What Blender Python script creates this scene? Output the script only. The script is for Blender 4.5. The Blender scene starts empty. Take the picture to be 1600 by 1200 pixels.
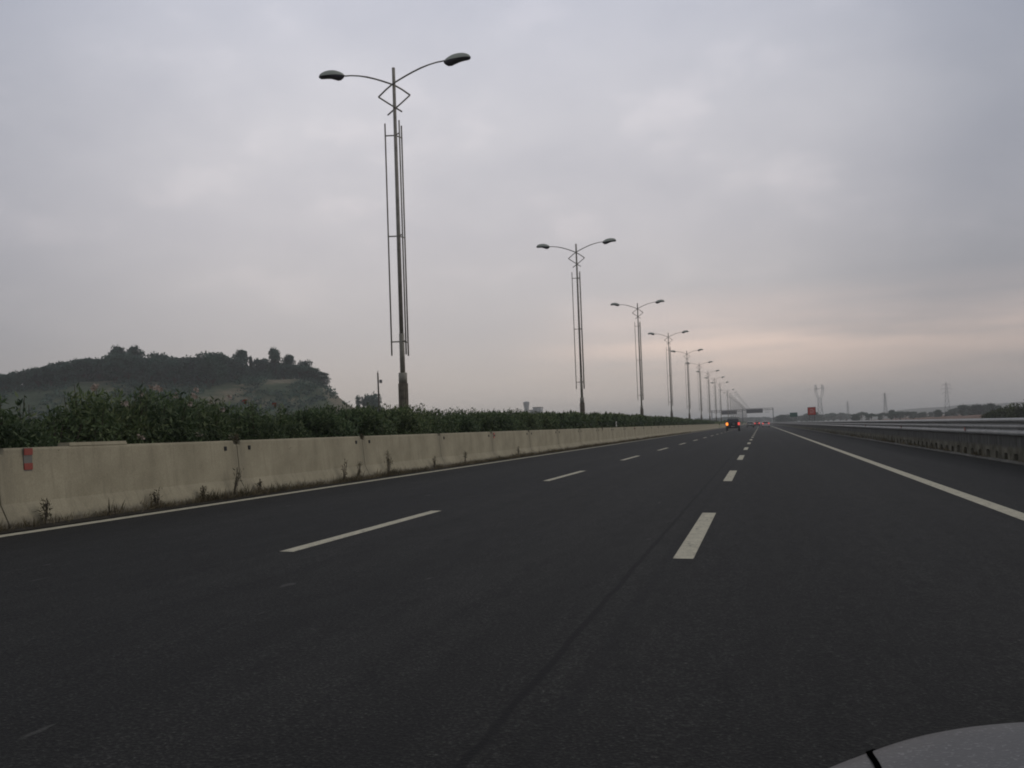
import bpy, math, random
import numpy as np
from mathutils import Vector, Matrix
random.seed(7); rng = np.random.default_rng(7)
SC = bpy.context.scene
COL = SC.collection
PI = math.pi
CS = 0.025                      # cross slope of the carriageway, falling to the right
def rz(x): return -CS * x       # height of the road surface at lateral position x

def lin(r, g, b):
    f = lambda c: (c/255/12.92) if c/255 <= .04045 else ((c/255+.055)/1.055)**2.4
    return (f(r), f(g), f(b), 1)

# ------------------------------------------------------------------ materials
def nt(name):
    m = bpy.data.materials.new(name); m.use_nodes = True
    n = m.node_tree; b = n.nodes['Principled BSDF']
    return m, n, b
def node(n, t, **kw):
    x = n.nodes.new(t)
    for k, v in kw.items():
        if k.startswith('i_'):
            key = k[2:]
            x.inputs[int(key) if key.isdigit() else key.replace('_', ' ')].default_value = v
        else: setattr(x, k, v)
    return x
def coords(n, scale=(1, 1, 1), kind='Object'):
    tc = node(n, 'ShaderNodeTexCoord'); mp = node(n, 'ShaderNodeMapping')
    mp.inputs['Scale'].default_value = scale
    n.links.new(tc.outputs[kind], mp.inputs['Vector']); return mp.outputs['Vector']
def noise(n, vec, scale, detail=4, rough=.6):
    t = node(n, 'ShaderNodeTexNoise'); t.inputs['Scale'].default_value = scale
    t.inputs['Detail'].default_value = detail; t.inputs['Roughness'].default_value = rough
    n.links.new(vec, t.inputs['Vector']); return t.outputs['Fac']
def ramp(n, fac, stops, interp='LINEAR'):
    r = node(n, 'ShaderNodeValToRGB'); e = r.color_ramp; e.interpolation = interp
    while len(e.elements) > 1: e.elements.remove(e.elements[-1])
    e.elements[0].position = stops[0][0]; e.elements[0].color = stops[0][1]
    for p, c in stops[1:]:
        q = e.elements.new(p); q.color = c
    n.links.new(fac, r.inputs['Fac']); return r.outputs['Color']
def mix(n, fac, a, b, mode='MIX'):
    m = node(n, 'ShaderNodeMix', data_type='RGBA', blend_type=mode)
    for s, v in ((0, fac), (6, a), (7, b)):
        if isinstance(v, (int, float, tuple)): m.inputs[s].default_value = v
        else: n.links.new(v, m.inputs[s])
    return m.outputs[2]
def math_(n, op, a, b=None, clamp=False):
    m = node(n, 'ShaderNodeMath', operation=op, use_clamp=clamp)
    for i, v in enumerate((a, b)):
        if v is None: continue
        if isinstance(v, (int, float)): m.inputs[i].default_value = v
        else: n.links.new(v, m.inputs[i])
    return m.outputs[0]
def smooth(n, v, a, b):
    m = node(n, 'ShaderNodeMapRange', interpolation_type='SMOOTHSTEP')
    m.inputs[1].default_value = a; m.inputs[2].default_value = b
    n.links.new(v, m.inputs[0]); return m.outputs[0]
def bump(n, b, h, strength=.3, dist=.01):
    x = node(n, 'ShaderNodeBump'); x.inputs['Strength'].default_value = strength
    x.inputs['Distance'].default_value = dist
    n.links.new(h, x.inputs['Height']); n.links.new(x.outputs['Normal'], b.inputs['Normal'])
def g(v): return (v, v, v, 1)

def plain(name, col, rough=.6, metal=0., spec=.4, var=.25, scale=6., bmp=0.):
    m, n, b = nt(name)
    v = noise(n, coords(n), scale, 5)
    c = ramp(n, v, [(.3, tuple(x*(1-var) for x in col[:3])+(1,)), (.7, tuple(x*(1+var) for x in col[:3])+(1,))])
    n.links.new(c, b.inputs['Base Color']); b.inputs['Roughness'].default_value = rough
    b.inputs['Metallic'].default_value = metal; b.inputs['Specular IOR Level'].default_value = spec
    if bmp: bump(n, b, v, bmp)
    return m
def emit(name, col, s):
    m, n, b = nt(name); b.inputs['Base Color'].default_value = col
    b.inputs['Emission Color'].default_value = col; b.inputs['Emission Strength'].default_value = s
    return m

def asphalt(name, seam=True):
    m, n, b = nt(name)
    v = coords(n)
    fine = noise(n, v, 55, 3, .7); mid = noise(n, coords(n, (2.2, .5, 1)), 3.0, 6, .65); big = noise(n, coords(n, (.5, .04, 1)), 1.0, 4)
    c = ramp(n, fine, [(.25, (.005, .005, .0046, 1)), (.5, (.0140, .0138, .0127, 1)), (.64, (.037, .036, .033, 1)), (.76, (.10, .098, .090, 1))])
    c = mix(n, 1.0, c, ramp(n, mid, [(.3, g(.72)), (.7, g(1.28))]), 'MULTIPLY')
    c = mix(n, 1.0, c, ramp(n, big, [(.3, (.8, .8, .82, 1)), (.7, (1.2, 1.19, 1.16, 1))]), 'MULTIPLY')
    tr = noise(n, coords(n, (1.1, .012, 1)), 1.0, 3, .5)
    c = mix(n, 1.0, c, ramp(n, tr, [(.3, g(.80)), (.7, g(1.22))]), 'MULTIPLY')
    st = noise(n, coords(n, (1, .3, 1)), 1.6, 5, .7)
    c = mix(n, ramp(n, st, [(.64, g(0)), (.72, g(.45))]), c, g(.009))
    sc_ = noise(n, coords(n, (1, .25, 1)), 5.5, 3, .5)
    c = mix(n, ramp(n, sc_, [(.735, g(0)), (.77, g(.55))]), c, (.10, .098, .09, 1))
    if seam:
        sp = node(n, 'ShaderNodeSeparateXYZ'); n.links.new(v, sp.inputs[0])
        wob = math_(n, 'MULTIPLY', math_(n, 'SUBTRACT', noise(n, coords(n, (0, .8, 0)), 1.4, 5), .5), .06)
        x = math_(n, 'ADD', sp.outputs[0], wob)
        d = math_(n, 'ABSOLUTE', math_(n, 'ADD', x, 1.09))
        s = math_(n, 'SUBTRACT', 1.0, smooth(n, d, .010, .034), True)
        broken = smooth(n, noise(n, coords(n, (0, 1, 0)), 2.2, 4), .3, .6)
        c = mix(n, math_(n, 'MULTIPLY', s, math_(n, 'ADD', math_(n, 'MULTIPLY', broken, .17), .82)), c, g(.006))
        d2 = math_(n, 'ABSOLUTE', math_(n, 'ADD', x, .86))
        s2 = math_(n, 'SUBTRACT', 1.0, smooth(n, d2, .0, .09), True)
        c = mix(n, math_(n, 'MULTIPLY', s2, .5), c, g(.01))
        # newer, coarser surfacing right of the seam
        rgt = smooth(n, x, -1.09, -1.03)
        coarse = noise(n, coords(n, (1, .6, 1)), 16, 3, .7)
        c = mix(n, math_(n, 'MULTIPLY', rgt, .8), c, mix(n, 1.0, c, ramp(n, coarse, [(.3, g(.6)), (.7, g(1.45))]), 'MULTIPLY'))
    n.links.new(c, b.inputs['Base Color'])
    b.inputs['Roughness'].default_value = .84; b.inputs['Specular IOR Level'].default_value = .24
    bump(n, b, fine, .8, .012)
    return m

def concrete(name, lo, hi, streak=True):
    m, n, b = nt(name)
    v = coords(n)
    a = noise(n, v, 1.3, 8, .65); f = noise(n, v, 40, 3, .7)
    c = ramp(n, a, [(.28, lo), (.72, hi)])
    c = mix(n, 1.0, c, ramp(n, f, [(.3, g(.86)), (.7, g(1.12))]), 'MULTIPLY')
    if streak:
        st = noise(n, coords(n, (1, 3.2, .25)), 2.0, 5, .7)
        c = mix(n, ramp(n, st, [(.52, g(0)), (.74, g(.5))]), c, (.17, .148, .105, 1))
        sp = node(n, 'ShaderNodeSeparateXYZ'); n.links.new(v, sp.inputs[0])
        low = math_(n, 'SUBTRACT', 1.0, smooth(n, math_(n, 'ADD', sp.outputs[2], math_(n, 'MULTIPLY', noise(n, v, 2.6, 6, .7), -.30)), -.13, .0), True)
        c = mix(n, math_(n, 'MULTIPLY', low, .75), c, (.085, .075, .06, 1))
        ye = math_(n, 'MINIMUM', sp.outputs[1], math_(n, 'SUBTRACT', 5.8, sp.outputs[1]))
        gr = math_(n, 'SUBTRACT', 1.0, smooth(n, math_(n, 'ADD', ye, math_(n, 'MULTIPLY', math_(n, 'SUBTRACT', noise(n, coords(n, (1, 4, .6)), 2.5, 6, .7), .5), 1.1)), -.1, .5), True)
        c = mix(n, math_(n, 'MULTIPLY', gr, .28), c, (.15, .135, .105, 1))
        sp2 = noise(n, v, 7, 6, .75)
        c = mix(n, ramp(n, sp2, [(.66, g(0)), (.74, g(.7))]), c, (.13, .12, .10, 1))
    n.links.new(c, b.inputs['Base Color']); b.inputs['Roughness'].default_value = .9
    b.inputs['Specular IOR Level'].default_value = .25
    bump(n, b, f, .25, .004); return m

def leafmat(name, dark, light, acc=None, patch=1.2):
    m, n, b = nt(name)
    ge = node(n, 'ShaderNodeNewGeometry'); oi = node(n, 'ShaderNodeObjectInfo')
    c = ramp(n, ge.outputs['Random Per Island'], [(0, dark), (.75, light), (1, acc or light)])
    p = noise(n, coords(n), patch, 3)
    c = mix(n, 1.0, c, ramp(n, p, [(.35, g(.55)), (.65, g(1.3))]), 'MULTIPLY')
    c = mix(n, 1.0, c, ramp(n, oi.outputs['Random'], [(0, (.8, .85, .85, 1)), (1, (1.2, 1.12, 1.05, 1))]), 'MULTIPLY')
    n.links.new(c, b.inputs['Base Color']); b.inputs['Roughness'].default_value = .65
    b.inputs['Specular IOR Level'].default_value = .3
    tr = node(n, 'ShaderNodeBsdfTranslucent'); n.links.new(c, tr.inputs[0])
    ms = node(n, 'ShaderNodeMixShader'); ms.inputs[0].default_value = .25
    n.links.new(b.outputs[0], ms.inputs[1]); n.links.new(tr.outputs[0], ms.inputs[2])
    n.links.new(ms.outputs[0], n.nodes['Material Output'].inputs['Surface']); return m

def groundmat(name, stops, sc=.05, sc2=2.):
    m, n, b = nt(name)
    v = coords(n); a = noise(n, v, sc, 8, .62); f = noise(n, v, sc2, 5, .7)
    c = ramp(n, a, stops)
    c = mix(n, 1.0, c, ramp(n, f, [(.3, g(.7)), (.7, g(1.3))]), 'MULTIPLY')
    n.links.new(c, b.inputs['Base Color']); b.inputs['Roughness'].default_value = .95
    b.inputs['Specular IOR Level'].default_value = .1
    bump(n, b, f, .6, .05); return m

M = {}
M['asphalt'] = asphalt('asphalt'); M['asphalt_far'] = asphalt('old asphalt', False)
def paint():
    m, n, b = nt('road paint')
    v = coords(n); a = noise(n, v, 9, 6, .7); s = noise(n, v, 60, 3, .7)
    c = ramp(n, a, [(.25, (.42, .385, .29, 1)), (.65, (.68, .63, .48, 1))])
    c = mix(n, ramp(n, s, [(.56, g(0)), (.68, g(.75))]), c, (.09, .09, .085, 1))
    w = noise(n, coords(n, (1, .35, 1)), 14, 6, .75)
    c = mix(n, ramp(n, w, [(.58, g(0)), (.66, g(.8))]), c, (.06, .06, .055, 1))
    n.links.new(c, b.inputs['Base Color']); b.inputs['Roughness'].default_value = .8
    b.inputs['Specular IOR Level'].default_value = .25; bump(n, b, s, .3, .004); return m
M['paint'] = paint()
M['concrete'] = concrete('barrier concrete', (.27, .24, .165, 1), (.41, .365, .258, 1))
M['wallconc'] = None
M['kerbconc'] = concrete('kerb concrete', (.13, .125, .11, 1), (.24, .23, .20, 1), False)
M['soil'] = groundmat('median soil', [(.3, (.05, .042, .032, 1)), (.7, (.09, .078, .06, 1))], 1.2, 9)
M['dirt'] = groundmat('roadside grit', [(.3, (.03, .027, .022, 1)), (.7, (.075, .067, .054, 1))], 2.2, 14)
M['grass_ground'] = groundmat('rough grassland', [(.3, (.05, .06, .03, 1)), (.5, (.10, .09, .05, 1)), (.7, (.13, .11, .07, 1))], .02, .5)
M['earth'] = groundmat('dry red earth', [(.3, (.10, .085, .06, 1)), (.5, (.20, .115, .08, 1)), (.7, (.22, .14, .10, 1))], .03, .5)
M['hill'] = groundmat('hill scrub', [(.30, (.045, .068, .042, 1)), (.54, (.08, .10, .06, 1)), (.63, (.19, .165, .11, 1)), (.72, (.22, .195, .145, 1))], .035, .35)
def hillmat():
    m, n, b = nt('hill ground')
    v = coords(n); a = noise(n, v, .035, 8, .62); f = noise(n, v, .35, 5, .7)
    c = ramp(n, a, [(.30, (.045, .068, .042, 1)), (.54, (.08, .10, .06, 1)), (.63, (.19, .165, .11, 1)), (.72, (.22, .195, .145, 1))])
    ge = node(n, 'ShaderNodeNewGeometry'); sp = node(n, 'ShaderNodeSeparateXYZ'); n.links.new(ge.outputs['Normal'], sp.inputs[0])
    st = math_(n, 'SUBTRACT', 1.0, smooth(n, math_(n, 'ADD', sp.outputs[2], math_(n, 'MULTIPLY', math_(n, 'SUBTRACT', f, .5), .12)), .84, .93), True)
    c = mix(n, math_(n, 'MULTIPLY', st, .8), c, (.21, .18, .13, 1))
    c = mix(n, 1.0, c, ramp(n, f, [(.3, g(.7)), (.7, g(1.3))]), 'MULTIPLY')
    n.links.new(c, b.inputs['Base Color']); b.inputs['Roughness'].default_value = .95; b.inputs['Specular IOR Level'].default_value = .1
    bump(n, b, f, .6, .05); return m
M['hill'] = hillmat()
M['farhill'] = groundmat('far hills', [(.3, (.03, .05, .04, 1)), (.7, (.07, .085, .06, 1))], .01, .1)
M['pole'] = plain('weathered grey paint', (.31, .285, .24, 1), .55, 0, .4, .3, 3)
M['sleeve'] = plain('pole sleeve paint', (.28, .26, .21, 1), .6, 0, .4, .2, 5)
M['shroud'] = plain('dark weathered base', (.16, .138, .105, 1), .8, 0, .3, .45, 6, .3)
M['lamp'] = plain('lamp housing', (.42, .44, .38, 1), .45, 0, .4, .15, 3)
M['lens'] = plain('lamp underside', (.085, .08, .095, 1), .3, 0, .5, .1)
M['galv'] = plain('galvanised rail', (.37, .37, .355, 1), .5, .15, .5, .18, 2.2)
M['steel'] = plain('dull steel', (.15, .15, .15, 1), .5, .5, .4, .2)
M['darksteel'] = plain('dark steel', (.06, .062, .065, 1), .6, .3, .4, .2)
M['red_refl'] = plain('red reflector', (.27, .05, .033, 1), .35, 0, .5, .15)
M['orange_refl'] = plain('orange red reflector', (.50, .09, .05, 1), .35, 0, .5, .15)
M['black'] = plain('black plastic', (.012, .012, .013, 1), .7, 0, .3, .2)
M['bark'] = plain('bark', (.07, .055, .042, 1), .95, 0, .1, .4, 5, .5)
M['wood'] = plain('weathered wood', (.075, .062, .05, 1), .9, 0, .1, .35, 4)
M['leaf'] = leafmat('oleander leaves', (.042, .072, .030, 1), (.120, .168, .070, 1), (.21, .25, .12, 1))
M['tree'] = leafmat('wood foliage', (.022, .056, .044, 1), (.062, .122, .092, 1), None, .25)
M['bushleaf'] = leafmat('roadside scrub leaves', (.035, .055, .022, 1), (.10, .13, .055, 1), None, .5)
M['weed'] = leafmat('dry weeds', (.07, .062, .036, 1), (.17, .145, .085, 1), (.24, .20, .13, 1), 2.)
M['pink'] = plain('pale petals', (.50, .40, .34, 1), .7, 0, .2, .15, 20)
M['redfl'] = plain('coral petals', (.36, .085, .06, 1), .7, 0, .2, .2, 20)
M['white'] = plain('white plate', (.62, .61, .56, 1), .5)
M['signred'] = plain('sign red', (.55, .075, .05, 1), .5, 0, .4, .12)
M['signpale'] = plain('sign pale lettering', (.62, .42, .38, 1), .5)
M['signgreen'] = plain('sign green', (.03, .11, .085, 1), .5)
M['panel'] = plain('dark sign panel', (.028, .028, .032, 1), .6)
M['building'] = plain('hazy plaster', (.44, .44, .43, 1), .9, 0, .2, .15, .3)
M['window'] = plain('dark window glass', (.02, .023, .026, 1), .15, 0, .5, .2)
M['suv'] = plain('dark green paint', (.016, .020, .019, 1), .4, 0, .5, .2)
M['carpale'] = plain('pale car paint', (.36, .35, .31, 1), .35)
M['carwhite'] = plain('white car paint', (.55, .50, .49, 1), .35)
M['carred'] = plain('dark red car paint', (.20, .04, .035, 1), .35)
M['tyre'] = plain('tyre rubber', (.012, .012, .012, 1), .85)
M['rim'] = plain('alloy', (.2, .2, .2, 1), .4, .6)
M['indicator'] = emit('lit orange indicator', (1, .24, .025, 1), 2.2)
M['tail'] = emit('lit red tail light', (.9, .09, .07, 1), .85)
M['tail_off'] = plain('unlit tail light', (.25, .03, .025, 1), .3)

def kerbwallmat():
    m, n, b = nt('stained parapet concrete')
    v = coords(n); sp = node(n, 'ShaderNodeSeparateXYZ'); n.links.new(v, sp.inputs[0])
    a = noise(n, v, 1.6, 8, .7); st = noise(n, coords(n, (1, 4, .5)), 2.4, 5, .7)
    lo = ramp(n, a, [(.32, (.05, .047, .032, 1)), (.5, (.15, .138, .10, 1)), (.66, (.24, .225, .175, 1))])
    hi = ramp(n, st, [(.32, (.05, .05, .046, 1)), (.5, (.11, .108, .098, 1)), (.68, (.19, .187, .17, 1))])
    h = smooth(n, math_(n, 'ADD', sp.outputs[2], math_(n, 'MULTIPLY', a, .22)), .30, .46)
    c = mix(n, h, lo, hi)
    moss = noise(n, v, 3.3, 6, .7)
    c = mix(n, ramp(n, moss, [(.58, g(0)), (.70, g(.7))]), c, (.055, .06, .025, 1))
    n.links.new(c, b.inputs['Base Color']); b.inputs['Roughness'].default_value = .95
    b.inputs['Specular IOR Level'].default_value = .2; bump(n, b, a, .5, .02); return m
M['wallconc'] = kerbwallmat()

# ------------------------------------------------------------------ mesh builder
def link(name, me, mat, parent=None):
    o = bpy.data.objects.new(name, me); COL.objects.link(o)
    if mat: me.materials.append(mat)
    if parent: o.parent = parent
    return o
def tag(o, label=None, cat=None, group=None, kind=None):
    if label: o['label'] = label
    if cat: o['category'] = cat
    if group: o['group'] = group
    if kind: o['kind'] = kind
    return o
def thing(name, label, cat, loc=(0, 0, 0), rot=0, group=None):
    o = bpy.data.objects.new(name, None); COL.objects.link(o)
    o.empty_display_size = .2; o.location = loc; o.rotation_euler = (0, 0, rot)
    return tag(o, label, cat, group)
def dup(o, parent=None):
    c = o.copy(); COL.objects.link(c)
    if parent: c.parent = parent
    for ch in list(o.children): dup(ch, c)
    return c

class MB:
    def __init__(s): s.v = []; s.f = []
    def add(s, vs, fs):
        k = len(s.v); s.v += [tuple(p) for p in vs]; s.f += [tuple(i+k for i in q) for q in fs]; return s
    def box(s, c, d, bev=0.):
        x, y, z = c; a, b, e = d[0]/2, d[1]/2, d[2]/2
        if not bev:
            vs = [(x+i*a, y+j*b, z+k*e) for i in (-1, 1) for j in (-1, 1) for k in (-1, 1)]
            return s.add(vs, [(0, 1, 3, 2), (4, 6, 7, 5), (0, 4, 5, 1), (2, 3, 7, 6), (0, 2, 6, 4), (1, 5, 7, 3)])
        r = min(bev, a*.9, b*.9, e*.9)
        rings = []
        for zz, ins in ((-e, r), (-e+r, 0), (e-r, 0), (e, r)):
            A, B = a-ins, b-ins; q = min(r, A, B)
            rings.append([(x+p[0], y+p[1], z+zz) for p in ((A-q, B), (A, B-q), (A, -B+q), (A-q, -B), (-A+q, -B), (-A, -B+q), (-A, B-q), (-A+q, B))])
        return s.loft(rings)
    def loft(s, rings, cap=True, closed=True):
        n = len(rings[0]); vs = [p for r in rings for p in r]; fs = []
        for i in range(len(rings)-1):
            for j in range(n if closed else n-1):
                a, b = i*n+j, i*n+(j+1) % n
                fs.append((a, b, b+n, a+n))
        if cap: fs.append(tuple(range(n))[::-1]); fs.append(tuple((len(rings)-1)*n+j for j in range(n)))
        return s.add(vs, fs)
    def tube(s, pts, r, seg=8):
        pts = [Vector(p) for p in pts]; rs = r if isinstance(r, (list, tuple)) else [r]*len(pts)
        rings = []; up = None
        for i, p in enumerate(pts):
            t = (pts[min(i+1, len(pts)-1)] - pts[max(i-1, 0)]).normalized()
            if up is None: up = t.orthogonal().normalized()
            up = (up - t*up.dot(t)).normalized(); w = t.cross(up)
            rings.append([p + (up*math.cos(2*PI*k/seg)+w*math.sin(2*PI*k/seg))*rs[i] for k in range(seg)])
        return s.loft(rings)
    def build(s, name, mat, parent=None, smooth=False):
        me = bpy.data.meshes.new(name); me.from_pydata(s.v, [], s.f); me.validate()
        import bmesh
        bm = bmesh.new(); bm.from_mesh(me); bmesh.ops.recalc_face_normals(bm, faces=bm.faces); bm.to_mesh(me); bm.free()
        if smooth:
            for p in me.polygons: p.use_smooth = True
        return link(name, me, mat, parent)

def quads(name, V, mat, parent=None):        # V: (N,4,3)
    V = np.asarray(V, dtype=np.float32); N = len(V)
    me = bpy.data.meshes.new(name)
    me.vertices.add(N*4); me.vertices.foreach_set('co', V.reshape(-1))
    me.loops.add(N*4); me.loops.foreach_set('vertex_index', np.arange(N*4, dtype=np.int32))
    me.polygons.add(N); me.polygons.foreach_set('loop_start', np.arange(0, N*4, 4, dtype=np.int32))
    me.polygons.foreach_set('loop_total', np.full(N, 4, dtype=np.int32))
    me.update(calc_edges=True); me.validate()
    return link(name, me, mat, parent)
def leaves(P, ln, wd, updir=None, spread=1.):
    """leaf quads (diamond-like) at points P"""
    N = len(P); d = rng.normal(size=(N, 3))
    if updir is not None: d = d*spread + np.asarray(updir)
    d /= np.linalg.norm(d, axis=1)[:, None]
    w = np.cross(d, rng.normal(size=(N, 3))); w /= np.linalg.norm(w, axis=1)[:, None]
    L = (ln*(.6+.8*rng.random(N)))[:, None]*d; W = (wd*(.6+.8*rng.random(N)))[:, None]*w/2
    return np.stack([P, P+L*.45+W, P+L, P+L*.45-W], axis=1)

# ------------------------------------------------------------------ camera
F_PX, H_CAM = 1540., 1.21
VPX, VPY, SL = 1189., 660., .036
r_ = math.atan(SL); s_, c_ = math.sin(r_), math.cos(r_)
vx, vy = VPX-800, -(VPY-600)
a_, b_ = vx*c_+vy*s_, -vx*s_+vy*c_
pit = math.atan(-b_/F_PX); psi = math.atan(a_/math.hypot(F_PX, b_))
Fv = Vector((-math.sin(psi)*math.cos(pit), math.cos(psi)*math.cos(pit), math.sin(pit)))
R0 = Vector((math.cos(psi), math.sin(psi), 0)); U0 = R0.cross(Fv)
Rv = R0*c_-U0*s_; Uv = R0*s_+U0*c_
cam = bpy.data.cameras.new('camera'); co = bpy.data.objects.new('camera', cam); COL.objects.link(co)
co.matrix_world = Matrix(((Rv.x, Uv.x, -Fv.x, 0), (Rv.y, Uv.y, -Fv.y, 0), (Rv.z, Uv.z, -Fv.z, H_CAM), (0, 0, 0, 1)))
cam.sensor_width = 36; cam.lens = 36*F_PX/1600; cam.clip_start = .02; cam.clip_end = 20000
SC.camera = co

# ------------------------------------------------------------------ world + sun
SUN_AZ, SUN_EL = math.radians(62), math.radians(24)       # azimuth clockwise from the driving direction
W = bpy.data.worlds.new('World'); SC.world = W; W.use_nodes = True
n = W.node_tree; bg = n.nodes['Background']
sky = node(n, 'ShaderNodeTexSky'); sky.sky_type = 'NISHITA'; sky.sun_disc = False
sky.sun_elevation = SUN_EL; sky.sun_rotation = SUN_AZ; sky.dust_density = 4; sky.air_density = 1.5
tc = node(n, 'ShaderNodeTexCoord'); sp = node(n, 'ShaderNodeSeparateXYZ'); n.links.new(tc.outputs['Generated'], sp.inputs[0])
X_, Y_, Z_ = sp.outputs
base = ramp(n, Z_, [(0, lin(206, 195, 186)), (.05, lin(201, 192, 186)), (.10, lin(196, 191, 191)), (.20, lin(203, 200, 204)), (.30, lin(208, 207, 213)),
                    (.42, lin(204, 206, 217)), (.6, lin(178, 178, 181)), (1, lin(163, 162, 160))])
# cloud deck: the view direction carried up to a flat layer
zz = math_(n, 'ADD', math_(n, 'MAXIMUM', Z_, 0), .34)
cv = node(n, 'ShaderNodeCombineXYZ')
n.links.new(math_(n, 'DIVIDE', X_, zz), cv.inputs[0]); n.links.new(math_(n, 'DIVIDE', Y_, zz), cv.inputs[1])
cl = noise(n, cv.outputs[0], 1.9, 5, .5); cl2 = noise(n, cv.outputs[0], 4.6, 4, .5)
deck = ramp(n, cl, [(.30, (.925, .93, .945, 1)), (.5, (.995, .995, 1, 1)), (.68, (1.075, 1.068, 1.06, 1))])
deck2 = ramp(n, cl2, [(.32, (.94, .945, .955, 1)), (.55, g(1.0)), (.70, (1.13, 1.11, 1.095, 1))])
fade = math_(n, 'ADD', math_(n, 'MULTIPLY', smooth(n, Z_, .06, .28), .85), .15)
c = mix(n, fade, mix(n, fade, base, deck, 'MULTIPLY'), deck2, 'MULTIPLY')
# sky brighter ahead, darker to both sides, partly lens vignetting put into its colour
def dirdot(az, el):
    d = node(n, 'ShaderNodeVectorMath', operation='DOT_PRODUCT'); n.links.new(tc.outputs['Generated'], d.inputs[0])
    d.inputs[1].default_value = (math.sin(az)*math.cos(el), math.cos(az)*math.cos(el), math.sin(el)); return d.outputs['Value']
br = smooth(n, dirdot(math.radians(-17), math.radians(16)), .86, .994)
c = mix(n, 1., c, ramp(n, br, [(0, (.62, .65, .695, 1)), (1, (1.04, 1.035, 1.03, 1))]), 'MULTIPLY')
# faint pink gap low on the right
pk = math_(n, 'MULTIPLY', smooth(n, dirdot(math.radians(12), math.radians(4)), .88, .992), math_(n, 'SUBTRACT', 1, math_(n, 'MULTIPLY', math_(n, 'ABSOLUTE', math_(n, 'SUBTRACT', Z_, .080)), 17), True))
bv = node(n, 'ShaderNodeMapping'); bv.inputs['Scale'].default_value = (3, 3, 26); n.links.new(tc.outputs['Generated'], bv.inputs['Vector'])
band = noise(n, bv.outputs[0], 1.4, 4, .5)
c = mix(n, math_(n, 'MULTIPLY', pk, smooth(n, band, .2, .7)), c, mix(n, 1., c, (1.75, 1.50, 1.33, 1), 'MULTIPLY'))
bg.inputs['Strength'].default_value = 1.0
n.links.new(c, bg.inputs['Color'])
bg2 = node(n, 'ShaderNodeBackground'); n.links.new(sky.outputs[0], bg2.inputs['Color']); bg2.inputs['Strength'].default_value = .06
msx = node(n, 'ShaderNodeMixShader'); msx.inputs[0].default_value = .05
n.links.new(bg.outputs[0], msx.inputs[1]); n.links.new(bg2.outputs[0], msx.inputs[2])
n.links.new(msx.outputs[0], n.nodes['World Output'].inputs['Surface'])
sl = bpy.data.lights.new('sun', 'SUN'); sl.energy = .55; sl.angle = math.radians(40); sl.color = (1, .95, .9)
so = bpy.data.objects.new('sun', sl); COL.objects.link(so)
sd = Vector((math.sin(SUN_AZ)*math.cos(SUN_EL), math.cos(SUN_AZ)*math.cos(SUN_EL), math.sin(SUN_EL)))
so.rotation_euler = sd.to_track_quat('Z', 'Y').to_euler(); so.location = (60, 40, 60)

# ------------------------------------------------------------------ haze
hz = MB().box((0, 1400, 20), (9000, 9400, 46)).build('haze', None)
tag(hz, kind='stuff'); hz['label'] = 'pale grey haze over the plain'
hm = bpy.data.materials.new('haze air'); hm.use_nodes = True; hn = hm.node_tree; hn.nodes.clear()
vo = hn.nodes.new('ShaderNodeVolumePrincipled'); ou = hn.nodes.new('ShaderNodeOutputMaterial')
vo.inputs['Color'].default_value = (.985, .99, .99, 1); vo.inputs['Density'].default_value = .0005
hn.links.new(vo.outputs[0], ou.inputs['Volume']); hz.data.materials.append(hm)
SC.cycles.volume_bounces = 3

# ------------------------------------------------------------------ ground, road
def sheet(name, pts, mat, parent=None, kind='structure'):
    o = MB().add(pts, [tuple(range(len(pts)))]).build(name, mat, parent)
    if kind and not parent: tag(o, kind=kind)
    return o
def strip(x0, x1, y0, y1, z, dz0=0, dz1=0, my=40.):
    m = MB(); ys = list(np.linspace(y0, y1, max(2, int((y1-y0)/my)+1)))
    for a, b in zip(ys[:-1], ys[1:]):
        m.add([(x0, a, z(x0)+dz0), (x1, a, z(x1)+dz1), (x1, b, z(x1)+dz1), (x0, b, z(x0)+dz0)], [(0, 1, 2, 3)])
    return m
GZ = -.75
o = MB().add([(-4200, -2800, GZ), (4200, -2800, GZ), (4200, 5600, GZ), (-4200, 5600, GZ)], [(0, 1, 2, 3)]).build('ground', M['grass_ground']); tag(o, kind='structure')
RX0, RX1, RY0, RY1 = -9.02, 6.66, -25., 1500.
m = MB(); ys = [RY0, 0, 8, 20, 40, 80, 160, 320, 640, RY1]
for a, b in zip(ys[:-1], ys[1:]):
    m.add([(RX0, a, rz(RX0)), (RX1, a, rz(RX1)), (RX1, b, rz(RX1)), (RX0, b, rz(RX0))], [(0, 1, 2, 3)])
road = m.build('road', M['asphalt']); tag(road, kind='structure')
strip(2.98, 3.22, RY0, 900, rz, .004, .004).build('edge_line', M['paint'], road)
strip(-8.63, -8.45, RY0, 900, rz, .004, .004).build('edge_line', M['paint'], road)
for xc, y0, w in ((-.73, 8.95, .18), (-4.55, 8.85, .15)):
    for k in range(-1, 24):
        a = y0 + 12*k
        strip(xc-w/2, xc+w/2, a, a+4.6, rz, .004, .004).build('lane_dash', M['paint'], road)
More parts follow.
